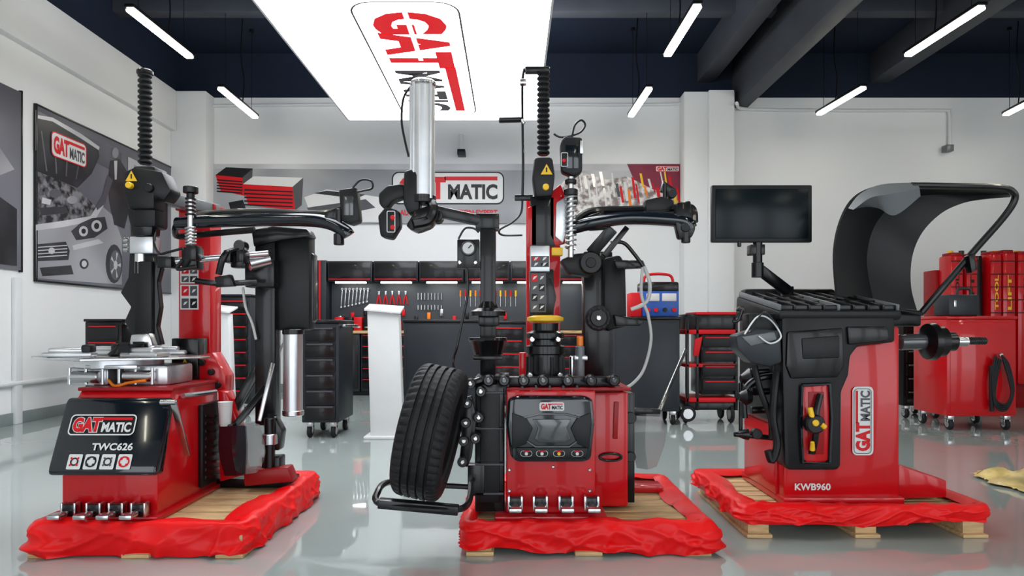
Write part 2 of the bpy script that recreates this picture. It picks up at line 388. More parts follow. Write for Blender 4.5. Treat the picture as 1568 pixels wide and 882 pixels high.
for i in range(26):
    u=880+i*6.2; h=random.uniform(14,40); t0=random.uniform(262,290); k=random.uniform(2,5); m=random.choice([WHT,WHT,GRYL,STL]) if i<11 else random.choice([WHT,ORG,REDL,YEL,REDL])
    bp([(u,t0),(u+k,t0),(u+k+4,t0+h),(u+4,t0+h)],m,.006+.0003*i)
b.logo(P(1004,263,D-.004),(1,0,0),(0,0,1),36*D/F,9*D/F,WHT,REDL,REDL,BLKL,REDL,lift=.002)
b.done()
b=B('wall_conduit_pipe')
b.tube([P(1128,158,10.0),P(1129,160,10.1),P(1135,166,10.44),P(1180,168,10.46),P(1300,169,10.46),P(1440,169,10.46),P(1453,172,10.46),P(1454,195,10.46),P(1454,222,10.46)],.025,WPL,n=4)
b.bx(1450,1461,221,231,10.36,.13,GRY); b.done()
b=B('wall_conduit_pipe'); b.tube([P(316,162,10.46),P(500,160,10.46),P(820,160,10.46),P(1000,160,10.46),P(1045,158,10.46)],.022,WPL,n=3); b.done()
b=B('security_camera'); b.bx(703,709,205,228,10.42,.08,WPL); b.bx(700,712,228,236,10.3,.2,BLKM); b.done()
b=B('wall_conduit_pipe'); 
b.tube([Vector((WX0+.03,y,.42)) for y in (5.0,6.5,8.0,9.1)],.03,WPL); b.box(WX0,WX0+.08,9.0,9.25,.36,.52,GRY,.01); b.box(WX0,WX0+.05,6.95,7.05,0,1.5,WPL,.01);b.done()

# ---------------------------------------------------------------- pallets & cloth
def pallet(x0,x1,y0,y1):
    b=B('wooden_pallet')
    n=8; w=(y1-y0)/n
    for i in range(n): b.box(x0,x1,y0+i*w+.008,y0+(i+1)*w-.008,.095,.118,WOOD,.003)
    for x in (x0,(x0+x1)/2-.05,x1-.1): b.box(x,x+.1,y0-.03,y1+.02,.018,.095,WOOD,.003); b.box(x-.01,x+.11,y0-.05,y1+.03,0,.018,WOOD,.003)
    b.done()
def cloth(x0,x1,y0,y1,zt,zb,sd,ins=.13,amp=.03):
    b=B('red_cloth_drape'); t=bmesh.new()
    per=[]; rc=.04; step=.008
    segs=[((x0+rc,y0),(x1-rc,y0),(0,-1)),((x1,y0+rc),(x1,y1-rc),(1,0)),((x1-rc,y1),(x0+rc,y1),(0,1)),((x0,y1-rc),(x0,y0+rc),(-1,0))]
    cor=[(x1-rc,y0+rc,-90),(x1-rc,y1-rc,0),(x0+rc,y1-rc,90),(x0+rc,y0+rc,180)]
    for (a,c,n),(cx,cy,a0) in zip(segs,cor):
        L=math.hypot(c[0]-a[0],c[1]-a[1]); k=int(L/step)
        for i in range(k): per.append((a[0]+(c[0]-a[0])*i/k,a[1]+(c[1]-a[1])*i/k,n[0],n[1]))
        for i in range(8):
            an=math.radians(a0+90*i/8); per.append((cx+rc*math.cos(an),cy+rc*math.sin(an),math.cos(an),math.sin(an)))
    S=26; rows=[]; N=len(per)
    def rid(v): return (1-min(1,abs(noise.noise(v))*3.2))**2
    for i,(x,y,nx,ny) in enumerate(per):
        q=Vector((x*3+sd,y*3,0)); row=[]
        wid=ins*(.85+.7*noise.noise(q*.8))
        zbl=zb+.03*noise.noise(q*.9)+.006
        corner=1.0
        for cx in (x0,x1):
            for cy in (y0,y1):
                corner=max(corner,1+.45*max(0,1-math.hypot(x-cx,y-cy)/.18))
        for j in range(S):
            s_=j/(S-1)
            if s_<.3:
                k=s_/.3; off=-wid*(1-k)
                z=zt+.010*rid(Vector((x*5+off*4+sd,y*5,1.3)))+.010*noise.noise(Vector((x*4+sd,y*4,off*6)))-(.02*(1-k)**2)
            else:
                k=(s_-.3)/.7; z=zt-.004*k+(zbl-zt)*k**1.1
                c1=rid(Vector((x*5.5+sd+k*1.0,y*5.5+k*.5,k*.8)))
                c2=rid(Vector((x*4.1-sd-k*1.3,y*4.1-k*.6,k*.5+7)))
                c3=rid(Vector((x*11+sd+k*2.2,y*11,k*1.5+3)))
                f=noise.noise(Vector((x*3.5+sd,y*3.5,k*.6)))
                off=.008+amp*corner*((k**.7)*(.8*c1+.7*c2+.6*f+.1)+.25*c3*math.sin(k*math.pi*.9+.2))+.012*math.sin(k*math.pi)
            row.append(t.verts.new((x+nx*off,y+ny*off,max(z,.005))))
        rows.append(row)
    for i in range(N):
        a=rows[i];c=rows[(i+1)%N]
        for j in range(S-1): t.faces.new((a[j],c[j],c[j+1],a[j+1]))
    b.merge(t,CLOTH); ob=b.done()
    ob.data.set_sharp_from_angle(angle=math.radians(180))
pallet(-2.08,-1.17,2.99,4.02); cloth(-2.09,-1.16,2.97,4.03,.15,.0,3.1,.13,.033)
pallet(-.19,.86,3.02,3.95); cloth(-.20,.87,3.0,3.96,.145,.012,9.7,.10,.03)
pallet(1.12,2.24,3.27,4.05); cloth(1.10,2.26,3.24,4.06,.155,.065,15.2,.10,.03)

# ---------------------------------------------------------------- shared head bits
def warn(b,u,v,d,s):
    b.flat([P(u-s,v+s*.8,d),P(u+s,v+s*.8,d),P(u,v-s,d)],YEL)
    b.flat([P(u-s*.12,v+s*.4,d-.001),P(u+s*.12,v+s*.4,d-.001),P(u+s*.12,v-s*.4,d-.001),P(u-s*.12,v-s*.4,d-.001)],BLKL)
def sticker(b,u0,u1,v0,v1,d,rows=3,bg=WHT):
    b.flat([P(u0,v1,d),P(u1,v1,d),P(u1,v0,d),P(u0,v0,d)],bg)
    h=(v1-v0)/rows
    for i in range(rows):
        for j in range(2):
            a=u0+2+j*(u1-u0-2)/2; c=a+(u1-u0-6)/2
            b.flat([P(a,v0+h*(i+1)-2,d-.001),P(c,v0+h*(i+1)-2,d-.001),P(c,v0+h*i+2,d-.001),P(a,v0+h*i+2,d-.001)],GRYL if (i+j)%2 else (REDL if i==0 else BLKL))
            m_=(a+c)/2; w_=v0+h*(i+.5); b.flat([P(m_-3,w_+3,d-.002),P(m_+1,w_+1,d-.002),P(m_+4,w_-3,d-.002),P(m_-1,w_-2,d-.002)],WHT)
def pedal(b,u,v,d,m=STL):
    p=P(u,v,d)
    b.box(p.x-.028,p.x+.028,p.y-.02,p.y+.03,p.z-.035,p.z+.02,BLK,.004)
    b.beam(p+Vector((0,.0,-.01)),p+Vector((0,-.09,-.005)),.022,.014,m,.004)
    b.box(p.x-.028,p.x+.028,p.y-.13,p.y-.07,p.z-.018,p.z+.002,m,.006); b.box(p.x-.034,p.x-.024,p.y-.03,p.y+.01,p.z-.035,p.z+.03,m,.003); b.box(p.x+.024,p.x+.034,p.y-.03,p.y+.01,p.z-.035,p.z+.03,m,.003)

# ---------------------------------------------------------------- left tire changer
b=B('tire_changer')
b.yz([(3.10,.125),(3.10,.35),(3.20,.655),(3.24,.70),(3.74,.70),(3.74,.125)],-2.045,-1.61,RED,.008)
b.yz([(3.04,.335),(3.04,.365),(3.165,.655),(3.19,.672),(3.215,.655),(3.11,.33)],-2.07,-1.585,BLKG,.014)
b.box(-2.07,-1.59,3.06,3.78,.120,.145,RED,.004)
b.box(-2.05,-1.60,3.22,3.72,.695,.712,REDD,.004)
SL=.125/.29
yd=Vector((0,SL,1)).normalized(); xd=Vector((1,0,0)); nn=xd.cross(yd)
def cov(u,v,d):
    for _ in range(12): d=3.038+SL*(Z(v,d)-.365)
    return P(u,v,d)
o=cov(103,667,3.1); b.logo(o,xd,yd,.302,.098,BLKL,WHT,REDL,WHT,REDL,lift=.0025,halo=WHT)
o=cov(140,690,3.06)+nn*.004; b.text('TWC626',o,xd,yd,.185,.034,WHT,.03)
for i in range(4):
    o=cov(101+i*25.5,719,3.04)+nn*.003; b.rrect(o,xd,yd,.062,.068,.006,WHT)
    c=o+xd*.031+yd*.034+nn*.002
    rr=.012+.006*(i%2)
    b.lathe([(rr,0),(rr+.003,.0006),(rr+.007,0)],c,nn,BLKL if i!=3 else REDL,16)
    q=c+nn*.001
    for k_ in range(4):
        e=xd*math.cos(k_*1.571+.78)+yd*math.sin(k_*1.571+.78); g_=xd*math.sin(k_*1.571+.78)-yd*math.cos(k_*1.571+.78)
        b.flat([q+e*.026-g_*.004,q+e*.026+g_*.004,q+e*.014+g_*.004,q+e*.014-g_*.004],[REDL,BLKL,GRYL,REDL][i])
for u in (110,148,182,216): pedal(b,u,778,3.06)
b.box(-1.612,-1.585,3.50,3.73,.17,.60,BLKM,.01)
for i in range(9): b.beam((-1.582,3.52,.22+i*.04),(-1.582,3.71,.19+i*.04),.008,.018,BLK,.002)
b.beam(P(265,614,3.14),P(287,697,3.3),.03,.012,STL,.004); b.cyl(P(266,616,3.14)+Vector((-.06,0,0)),P(266,616,3.14)+Vector((.01,0,0)),.012,STL)
b.tube([P(280,606,3.3),P(300,604,3.4),P(330,600,3.6)],.013,STL)
# turntable
tc=Vector((-1.99,3.47,0)); 
b.cyl(tc+Vector((0,0,.70)),tc+Vector((0,0,.835)),.07,BLK)
b.box(-2.17,-1.97,3.33,3.6,.712,.80,ALU,.015); b.box(-1.90,-1.68,3.33,3.6,.712,.81,ALU,.015)
b.cyl((-2.13,3.31,.755),(-2.0,3.31,.755),.03,STL,bev=.005); b.cyl((-1.88,3.31,.76),(-1.74,3.31,.76),.028,STL,bev=.005)
for i in range(6): b.cyl((-2.14+i*.08,3.30,.72),(-2.14+i*.08,3.30,.80),.008,STL,seg=10)
b.tube([(-1.95,3.3,.74),(-1.9,3.27,.715),(-1.84,3.28,.73),(-1.76,3.28,.74)],.007,ORG,seg=8)
b.beam((-2.05,3.29,.805),(-1.8,3.29,.805),.02,.03,STL); 
pts=[]
for i in range(48):
    a=2*math.pi*i/48; r=.455-.10*abs(math.sin(2*a))**.7
    pts.append(tc+Vector((r*math.cos(a),r*math.sin(a)*.72,.838)))
b.prism(pts,(0,0,.012),STL,.002)
b.cyl(tc+Vector((0,0,.80)),tc+Vector((0,0,.84)),.2,ALU)
for (px,py,ang) in ((-2.17,3.35,.25),(-1.80,3.35,-.25),(-2.13,3.6,-.3),(-1.84,3.6,.3)):
    M=Matrix.Translation((px,py,.850))@Matrix.Rotation(ang,4,'Z')
    b.box(-.11,.11,-.05,.05,0,.024,ALU,.012,M=M); b.box(-.085,.075,-.04,.04,.02,.046,ALU,.018,seg=3,M=M)
    sgn=1 if px<-1.99 else -1
    b.box(sgn*.06,sgn*.105,-.045,.045,.018,.062,BLKM,.012,M=M)
b.cyl(tc+Vector((0,0,.85)),tc+Vector((0,0,.90)),.06,BLK,.03,bev=.01)
# vertical head
d=3.5
b.bellows(P(222,252,d),P(222,112,d),.034,17,BLKM); b.cy((222,116,d),(222,107,d),12,BLK,bev=.008)
b.bx(201,238,253,348,d-.06,.14,BLKM,.02); b.pl([(190,262),(205,255),(248,262),(262,292),(250,308),(236,300),(236,320),(196,320),(188,295)],d-.09,.12,BLKM,.015)
b.pl([(192,318),(236,316),(232,360),(203,362)],d-.05,.09,BLK,.01)
warn(b,201,270,d-.095,9); b.disc(196,283,d-.115,5,.03,YEL); b.disc(226,287,d-.11,7,.03,BLK)
b.bx(198,234,362,388,d-.04,.08,ALU,.006); b.cy((216,350,d),(216,420,d),9,STL)
for i in range(3): b.cy((197,368+i*7,d-.02),(190,368+i*7,d-.02),4,STL)
b.pl([(198,388),(240,390),(246,408),(240,432),(244,470),(239,500),(246,528),(196,530),(201,512),(190,492),(200,470),(184,448),(196,425)],d,.05,BLK,.006)
b.bx(206,232,400,515,d-.03,.03,BLKM,.004)
b.pl([(200,512),(228,510),(234,530),(222,538),(196,534)],d-.06,.1,STL,.01)
b.beam(P(232,300,d),P(330,322,3.9),.075,.06,GRY,.006)
b.beam(P(240,398,d),P(288,400,3.6),.04,.04,BLK)
# red column
b.bx(273,322,320,598,3.85,.15,RED,.008); b.bx(268,328,312,322,3.83,.2,REDD)
sticker(b,276,304,408,434,3.845,2); sticker(b,276,304,436,474,3.845,2)
b.bx(262,303,518,592,3.7,.12,BLK,.008); warn(b,283,558,3.695,9); b.pl([(300,545),(325,540),(345,575),(345,600),(300,600)],3.72,.12,RED)
for (u,v) in ((308,555),(322,570),(332,590),(315,585)): b.disc(u,v,3.70,5,.04,BLK)
dd=3.45
b.cy((292,296,dd),(292,286,dd),11,BLK); b.cy((292,306,dd),(292,296,dd),6,BLK); b.cy((292,380,dd),(292,300,dd),5,STL)
b.spring(P(292,378,dd),P(292,348,dd),.024,.005,6,ALU); b.bx(284,300,375,398,dd-.03,.07,BLK)
for i in range(5): b.cy((292,330-i*6,dd),(292,327-i*6,dd),8,BLK)
# pipe arms
b.tb([(272,342,3.5),(330,339,3.45),(400,337,3.4),(470,337,3.35),(505,342,3.3),(528,354,3.27),(534,361,3.27)],10,BLKG,seg=14)
b.tb([(290,332,3.6),(350,326,3.6),(430,326,3.55),(490,328,3.5),(530,322,3.4)],6,BLK)
b.tb([(272,342,3.5),(268,355,3.55),(276,362,3.6),(320,358,3.6),(390,352,3.6)],5,BLK)
b.cy((519,375,3.28),(519,358,3.28),8,BLK); b.cy((519,362,3.28),(519,320,3.28),5,BLK)
b.pl([(518,290),(546,286),(551,338),(538,344),(522,338)],3.27,.07,BLKM,.01); b.bx(526,541,300,330,3.262,.01,GRH,.002)
b.pl([(494,326),(520,316),(522,330),(505,342)],3.28,.06,BLK)
b.tb([(540,288,3.28),(552,276,3.28),(568,277,3.3),(570,288,3.3),(556,292,3.28),(546,294,3.27)],1.6,BLK)
b.cy((246,402,3.5),(412,388,3.62),5,STL); b.bx(240,262,392,410,3.46,.08,BLK)
for u,w in ((285,16),(345,8),(365,8)): b.bx(u-w/2,u+w,378 if u==285 else 382,412 if u==285 else 402,3.5,.09,BLK,.01)
b.tb([(280,398,3.45),(272,412,3.45),(300,408,3.45)],3,BLK); b.tb([(240,345,3.5),(236,372,3.45),(244,388,3.45),(258,386,3.45),(280,380,3.45)],2,BLK)
b.tb([(300,430,3.5),(340,434,3.5),(392,432,3.6)],4.5,BLK); b.tb([(335,420,3.5),(345,390,3.5),(375,380,3.6)],5,BLK); b.pl([(328,424),(352,420),(358,438),(330,440)],3.48,.04,BLK)
b.disc(366,376,3.55,9,.06,BLK); b.bx(352,376,384,410,3.56,.06,BLK,.01)
# black rear column
b.bx(390,421,350,652,3.72,.10,BLK,.008); b.bx(411,474,358,506,3.76,.12,BLKM,.02); b.pl([(384,352),(415,346),(470,350),(476,362),(430,368),(388,378)],3.70,.12,BLK,.01)
b.cy((380,404,3.64),(412,396,3.70),12,STL); b.bx(374,420,398,440,3.68,.1,BLK,.01)
b.pl([(470,380),(480,390),(480,490),(468,505)],3.8,.08,BLK)
b.cy((449,632,3.74),(449,508,3.74),14,ALU); b.cy((449,512,3.74),(449,504,3.74),16,BLK); b.cy((449,636,3.74),(449,628,3.74),16,STL)
b.cy((436,628,3.72),(436,512,3.72),2.5,STL); 
b.cy((413,725,3.66),(413,640,3.66),8,BLK); b.cy((413,680,3.66),(413,664,3.66),12,STL); b.pl([(402,640),(420,638),(432,660),(428,690),(406,690)],3.68,.08,BLK,.01)
b.bx(400,428,700,738,3.66,.1,BLK,.008); b.box(-1.66,-1.2,3.72,3.86,.122,.17,BLK,.006)
b.beam(P(352,640,3.7),P(398,560,3.75),.05,.03,BLK); b.beam(P(358,655,3.6),P(408,592,3.7),.035,.03,BLK)
b.beam(P(397,645,3.55),P(418,556,3.62),.02,.015,STL)
b.pl([(333,598),(346,600),(362,640),(372,728),(336,738)],3.64,.10,RED,.008); b.pl([(372,720),(440,716),(448,738),(374,745)],3.62,.1,REDD,.008)
b.loft([[P(338,655,3.5),P(337,690,3.48),P(346,728,3.48)],[P(356,652,3.44),P(356,690,3.42),P(362,727,3.44)],[P(376,652,3.5),P(378,690,3.5),P(374,726,3.52)]],BLKG,.008)
b.loft([[P(366,650,3.52),P(372,690,3.5),P(374,726,3.52)],[P(388,648,3.46),P(398,690,3.46),P(392,722,3.48)],[P(396,650,3.52),P(405,690,3.54),P(398,716,3.56)]],SHD,.005)
b.tb([(372,440,3.7),(376,470,3.7),(386,495,3.7),(392,520,3.7)],2,CLR); b.tb([(440,520,3.8),(428,540,3.8),(424,600,3.8)],2,CLR)
b.lathe([(0,0),(.028,0),(.036,.12),(.038,.125),(.033,.12),(.0,.10)],P(345,652,3.56),(0,0,1),WPL,20)
b.bx(335,356,650,656,3.54,.12,BLK)
b.done()

# ---------------------------------------------------------------- centre tire changer
b=B('tire_changer')
b.bx(775,912,598,786,3.10,.55,RED,.01); b.bx(900,962,600,776,3.24,.45,RED,.01)
b.box(X(758,3.06),X(930,3.06),3.05,3.72,.120,.150,RED,.005); b.box(X(775,3.1),X(962,3.2),3.12,3.66,.706,.72,REDD,.003)
b.pl([(778,612),(790,607),(896,607),(908,612),(911,650),(905,704),(894,708),(792,708),(782,700),(775,650)],3.03,.10,BLKG,.014)
def ringpoly(b,pts,d,w,m):
    b.tb([(u,v,d) for u,v in pts]+[(pts[0][0],pts[0][1],d)],w,m,sm=False,seg=6)
ringpoly(b,[(800,640),(826,634),(866,634),(890,640),(880,658),(886,674),(872,684),(820,684),(805,674),(812,658)],3.028,2,GRH)
b.pl([(815,642),(875,642),(868,656),(874,672),(866,678),(826,678),(818,672),(824,656)],3.024,.02,GRH,.005)
b.pl([(784,632),(806,640),(816,656),(806,680),(784,688)],3.022,.015,BLKM,.004);b.pl([(905,632),(884,640),(874,656),(884,680),(903,688)],3.022,.015,BLKM,.004)
b.pl([(790,686),(900,686),(898,703),(795,703)],3.02,.02,BLKL,.004)
for i,u in enumerate((806,830,856,884)):
    b.rrect(P(u-9,699,3.016),(1,0,0),(0,0,1),.052,.026,.013,WHT,.0015); b.disc(u,695,3.014,2.5,.003,WHT if i!=2 else YEL,0)
    b.flat([P(u-5,692,3.013),P(u-3,690,3.013),P(u+5,690,3.013),P(u+4,692,3.013)],REDL)
b.logo(P(826,629,3.028),(1,0,0),(0,0,1),38*3.03/F,13*3.03/F,WHT,WHT,REDL,BLKL,REDL,lift=.001)
for i in range(5): b.disc(800+i*21,593,3.12,3,.02,BLK)
for u in (789,827,866,905): pedal(b,u,768,3.08,STL)
for u,v in ((847,715),(780,720),(903,720),(780,752),(903,752)): b.disc(u,v,3.095,2.5,.01,STL)
b.beam(P(944,615,3.235),P(942,672,3.235),.022,.012,REDD); 
b.tube([P(918+17+17*math.cos(a),700+5.5*math.sin(a),3.23) for a in [i*.3 for i in range(22)]],.006,BLK,sm=False); 
b.bx(958,972,602,770,3.3,.2,BLK); b.disc(966,640,3.28,9,.06,BLK); b.disc(966,700,3.28,8,.06,BLK)
# tyre lift column and levers
b.bx(727,772,577,784,3.14,.22,BLK,.008); b.bx(735,765,600,770,3.125,.02,BLKM,.004)
for v in (600,655,710,755): b.bx(728,771,v,v+3,3.12,.02,GRYL,.001)
b.pl([(706,610),(722,606),(730,640),(722,700),(716,716),(702,712),(706,680)],3.08,.04,BLK,.006)
for u,v in ((720,588),(715,618),(713,648),(710,676),(708,708),(733,640),(736,600),(728,672)): b.disc(u,v,3.05,8,.06,BLK); b.disc(u,v,3.045,3.5,.02,STL)
b.tb([(722,588,3.12),(740,582,3.12),(760,584,3.15)],6,BLK); b.bx(716,742,712,760,3.12,.06,BLK)
b.tb([(612,737,3.05),(590,740,2.85),(579,752,2.72),(580,770,2.66),(640,778,2.64),(700,780,2.66),(718,768,2.8),(722,740,3.08)],5,BLK)
b.beam(P(580,770,2.66),P(702,781,2.66),.035,.05,BLK); b.tb([(612,740,3.12),(660,742,3.14),(722,745,3.14)],5,BLK)
# knob bar
b.bx(742,944,577,592,3.16,.06,BLK,.006)
for u in (748,772,802,832,870,906,941): b.disc(u,583,3.09,9,.06,BLK,.006); b.disc(u,583,3.085,4,.01,GRH)
b.bx(764,780,572,605,3.15,.08,BLK);b.bx(886,950,590,600,3.2,.1,BLK)
# gear column
g=P(835,598,3.38); k=3.38/F
b.lathe([(0,0),(34*k,0),(34*k,6*k),(27*k,10*k),(27*k,55*k),(30*k,57*k),(30*k,68*k),(24*k,70*k),(24*k,78*k),(29*k,80*k),(29*k,88*k),(20*k,92*k),(20*k,103*k),(0,103*k)],g,(0,0,1),BLK,28)
for i in range(10):
    a=math.pi*2*i/10; q=g+Vector((27*k*math.cos(a),27*k*math.sin(a),14*k)); b.cyl(q,q+Vector((0,0,38*k)),3*k,BLKM,seg=8)
b.lathe([(0,0),(22*k,0),(28*k,3*k),(28*k,8*k),(18*k,11*k),(0,11*k)],P(835,494,3.38),(0,0,1),YEL,28)
for u,v in ((812,575),(858,575),(815,520),(855,520)): b.disc(u,v,3.26,4,.05,STL)
# left pillar with cups and gauge
b.bx(735,759,332,580,3.32,.075,BLK,.006); b.bx(728,764,326,350,3.3,.11,BLK,.006)
b.lathe([(0,0),(14*k,0),(27*k,-4*k),(27*k,3*k),(16*k,8*k),(12*k,18*k),(0,18*k)],P(747,480,3.35),(0,0,1),BLK)
b.lathe([(0,0),(22*k,0),(28*k,20*k),(30*k,22*k),(29*k,26*k),(12*k,24*k),(0,24*k)],P(747,543,3.35),(0,0,1),BLK)
b.bx(732,764,482,500,3.3,.1,BLK,.01); b.bx(724,770,545,552,3.28,.14,BLK,.004)
b.bx(700,734,366,411,3.3,.06,BLK,.006); b.disc(717,380,3.285,12,.02,BLK); b.disc(717,380,3.28,9,.01,WHT); b.tb([(717,380,3.277),(722,375,3.277)],.8,BLKL)
b.disc(704,402,3.29,3,.02,STL); b.disc(728,402,3.29,3,.02,STL)
b.tb([(702,366,3.3),(712,350,3.3),(726,350,3.3),(733,356,3.3)],1.6,BLK); b.tb([(715,411,3.3),(716,450,3.3),(706,500,3.3),(700,530,3.3),(694,560,3.3),(712,590,3.2)],2,BLK)
b.beam(P(660,322,3.25),P(757,343,3.35),.05,.05,BLK,.006); b.disc(668,330,3.2,10,.08,BLK)
# aluminium cylinder and bead head
d=3.2; 
b.cy((648,305,d),(648,133,d),18,ALU,seg=28); b.cy((648,134,d),(648,124,d),20,STL,bev=.01); b.cy((648,126,d),(648,121,d),8,BLK); b.cy((648,312,d),(648,300,d),20,BLK)
for a in (-.78,.78,2.36,3.93,-1.57): 
    q=P(648,0,d); r=.056; b.cyl((q.x+r*math.sin(a),d-r*math.cos(a),Z(306,d)),(q.x+r*math.sin(a),d-r*math.cos(a),Z(132,d)),.009,ALU,seg=10)
b.tb([(632,128,3.2),(618,150,3.2),(615,185,3.2),(620,215,3.2),(626,240,3.2)],1.8,BLK)
b.pl([(618,262),(630,258),(642,266),(642,322),(625,328),(617,310)],d-.05,.10,BLKM,.012)
b.pl([(579,296),(592,284),(617,280),(622,300),(600,308),(590,322),(580,312)],d-.03,.08,BLKM,.012)
b.pl([(578,330),(590,316),(611,322),(613,345),(600,366),(582,362)],d-.06,.08,BLKM,.012)
b.rrect(P(592,356,d-.063),(1,0,0),(0,0,1),.04,.10,.008,WHT,.004); b.disc(601,333,d-.065,4,.01,REDL); b.disc(601,348,d-.065,4,.01,REDL)
b.pl([(620,346),(634,322),(660,312),(670,326),(660,345),(636,354)],d-.06,.12,BLK,.015)
b.tb([(655,305,3.2),(664,320,3.15),(655,338,3.15),(632,344,3.12)],8,BLK)
b.disc(634,344,d-.075,8,.05,BLKM)
# main tower
d=3.5
b.bellows(P(832,238,d),P(832,108,d),.033,16,BLKM); b.bx(804,842,101,109,d-.03,.05,BLK); b.tb([(803,105,d),(800,125,d),(800,180,d),(801,250,d),(800,300,d)],2,BLK); b.bx(796,806,120,128,d-.02,.04,STL)
b.cy((764,184,d),(798,183,d),4.5,BLK); b.cy((798,183,d),(803,190,d),3,STL); b.tb([(800,300,d),(798,325,d),(785,340,d),(765,352,d),(770,360,d),(800,360,d)],1.6,BLK); b.bx(788,816,298,306,d-.01,.04,BLK)
b.pl([(818,240),(846,240),(850,268),(846,300),(820,302),(815,270)],d-.08,.13,BLKM,.015); warn(b,837,260,d-.085,9); b.disc(836,286,d-.095,5,.02,YEL)
b.bx(812,850,300,378,d-.02,.08,BLK,.008)
b.bx(806,858,300,600,3.92,.14,RED,.006); b.pl([(808,318),(822,312),(822,376),(808,376)],d-.02,.05,RED,.004); b.pl([(842,296),(858,282),(866,300),(862,340),(866,372),(850,376),(842,360)],d-.02,.05,RED,.004)
b.pl([(852,310),(868,300),(872,345),(862,372),(850,362)],d-.04,.04,ALU,.004)
b.bx(812,842,376,416,d-.05,.09,ALU,.006); sticker(b,813,841,392,409,d-.052,2,GRYL)
b.bx(811,848,412,486,d,.08,BLK,.006); sticker(b,812,836,418,478,d-.035,4,GRYL); b.pl([(820,420),(845,425),(852,455),(846,482),(818,482),(826,455)],d-.03,.04,BLK,.005)
b.bx(845,862,379,391,d-.06,.05,YEL,.004)
b.pl([(858,218),(864,208),(892,210),(892,262),(880,270),(860,262)],d-.1,.08,BLKM,.012); b.bx(866,886,222,258,d-.105,.01,BLKG,.002); b.bx(886,893,215,235,d-.1,.05,ALU,.002)
b.rrect(P(859,255,d-.11),(1,0,0),(0,0,1),.035,.07,.006,WHT,.003); b.disc(864,246,d-.115,3,.01,REDL)
b.tb([(876,210,d-.06),(880,192,d-.06),(890,184,d-.06),(896,192,d-.06),(886,204,d-.06),(860,210,d-.05),(848,205,d-.05)],1.6,BLK)
b.cy((874,395,3.42),(874,270,3.42),4.5,STL); b.spring(P(874,382,3.42),P(874,300,3.42),.026,.005,11,ALU); b.cy((874,300,3.42),(874,290,3.42),11,BLK); b.cy((874,282,3.42),(874,275,3.42),9,BLK)
b.bx(845,885,300,312,3.5,.1,BLK)
b.tb([(874,350,3.45),(905,342,3.42),(960,334,3.4),(1020,336,3.36),(1050,340,3.34),(1058,350,3.34)],10,BLKG,seg=14)
b.tb([(874,350,3.45),(900,326,3.5),(960,322,3.5),(1030,320,3.42),(1058,320,3.36),(1062,340,3.34)],7,BLK)
b.pl([(1036,310),(1058,306),(1066,350),(1060,364),(1040,366),(1034,340)],3.32,.06,BLK,.012); b.disc(1050,348,3.31,7,.04,BLKM); b.cy((1050,372,3.34),(1050,355,3.34),7,BLK)
b.pl([(988,306),(1014,300),(1032,306),(1034,322),(990,324)],3.4,.08,BLKM,.01); b.cy((1018,306,3.42),(1018,280,3.42),3,BLK); b.disc(1030,296,3.4,7,.04,BLKM); b.pl([(1016,276),(1036,290),(1030,300),(1012,292)],3.42,.04,BLK)
b.beam(P(905,388,3.5),P(938,350,3.45),.06,.04,BLK); b.beam(P(925,392,3.5),P(960,348,3.5),.03,.03,BLK)
b.tb([(935,372,3.5),(955,372,3.5),(972,390,3.5),(985,408,3.5)],3,BLK); b.pl([(900,330),(925,322),(930,350),(903,352)],3.42,.06,BLK,.008)
b.bx(894,938,385,600,3.78,.13,BLK,.008); b.pl([(925,395),(950,390),(958,405),(960,500),(930,508),(925,480)],3.72,.12,BLKM,.015)
b.pl([(858,398),(880,388),(915,386),(924,405),(905,424),(872,420)],3.5,.1,BLKM,.012); b.disc(905,402,3.47,18,.05,BLK,.008); b.disc(905,402,3.46,8,.03,BLKM)
b.disc(917,487,3.5,20,.05,RUB,.01); b.disc(917,487,3.49,13,.02,BLK); b.disc(917,487,3.48,4,.02,STL); b.bx(905,930,480,494,3.54,.25,BLK)
for i in range(12): 
    a=i*math.pi/6; b.disc(917+16*math.cos(a),487+16*math.sin(a),3.492,1.6,.02,BLKM,0,8)
b.pl([(940,482),(968,486),(985,492),(980,500),(944,500)],3.65,.06,BLK,.006); b.pl([(940,398),(985,398),(990,410),(945,412)],3.6,.06,BLK,.008)
b.tb([(986,408,3.55),(995,435,3.55),(990,462,3.55),(966,474,3.55)],3,CLR); b.tb([(992,480,3.55),(997,520,3.55),(986,565,3.55),(968,588,3.5),(950,596,3.45)],2.4,CLR); b.tb([(984,408,3.55),(982,450,3.55),(992,480,3.55)],2.4,CLR)
b.cy((888,590,3.4),(888,530,3.4),7,GRY); b.cy((888,530,3.4),(888,515,3.4),5,ORG); b.cy((876,590,3.42),(876,545,3.42),4,STL); b.bx(880,900,545,552,3.38,.05,ALU)
b.loft([[P(972,636,3.5),P(970,680,3.5),P(976,716,3.5)],[P(990,634,3.42),P(988,680,3.42),P(992,718,3.44)],[P(1012,634,3.5),P(1018,670,3.5),P(1004,714,3.5)]],SHD,.006)
b.beam(P(960,630,3.5),P(1010,632,3.55),.04,.03,BLK)
b.beam(P(1008,632,3.55),P(1050,535,3.8),.018,.018,STL); 
b.box(X(960,3.7),X(1015,3.6),3.6,3.72,.122,.16,RED,.005)
b.bx(795,808,540,600,3.8,.1,RED)
b.done()

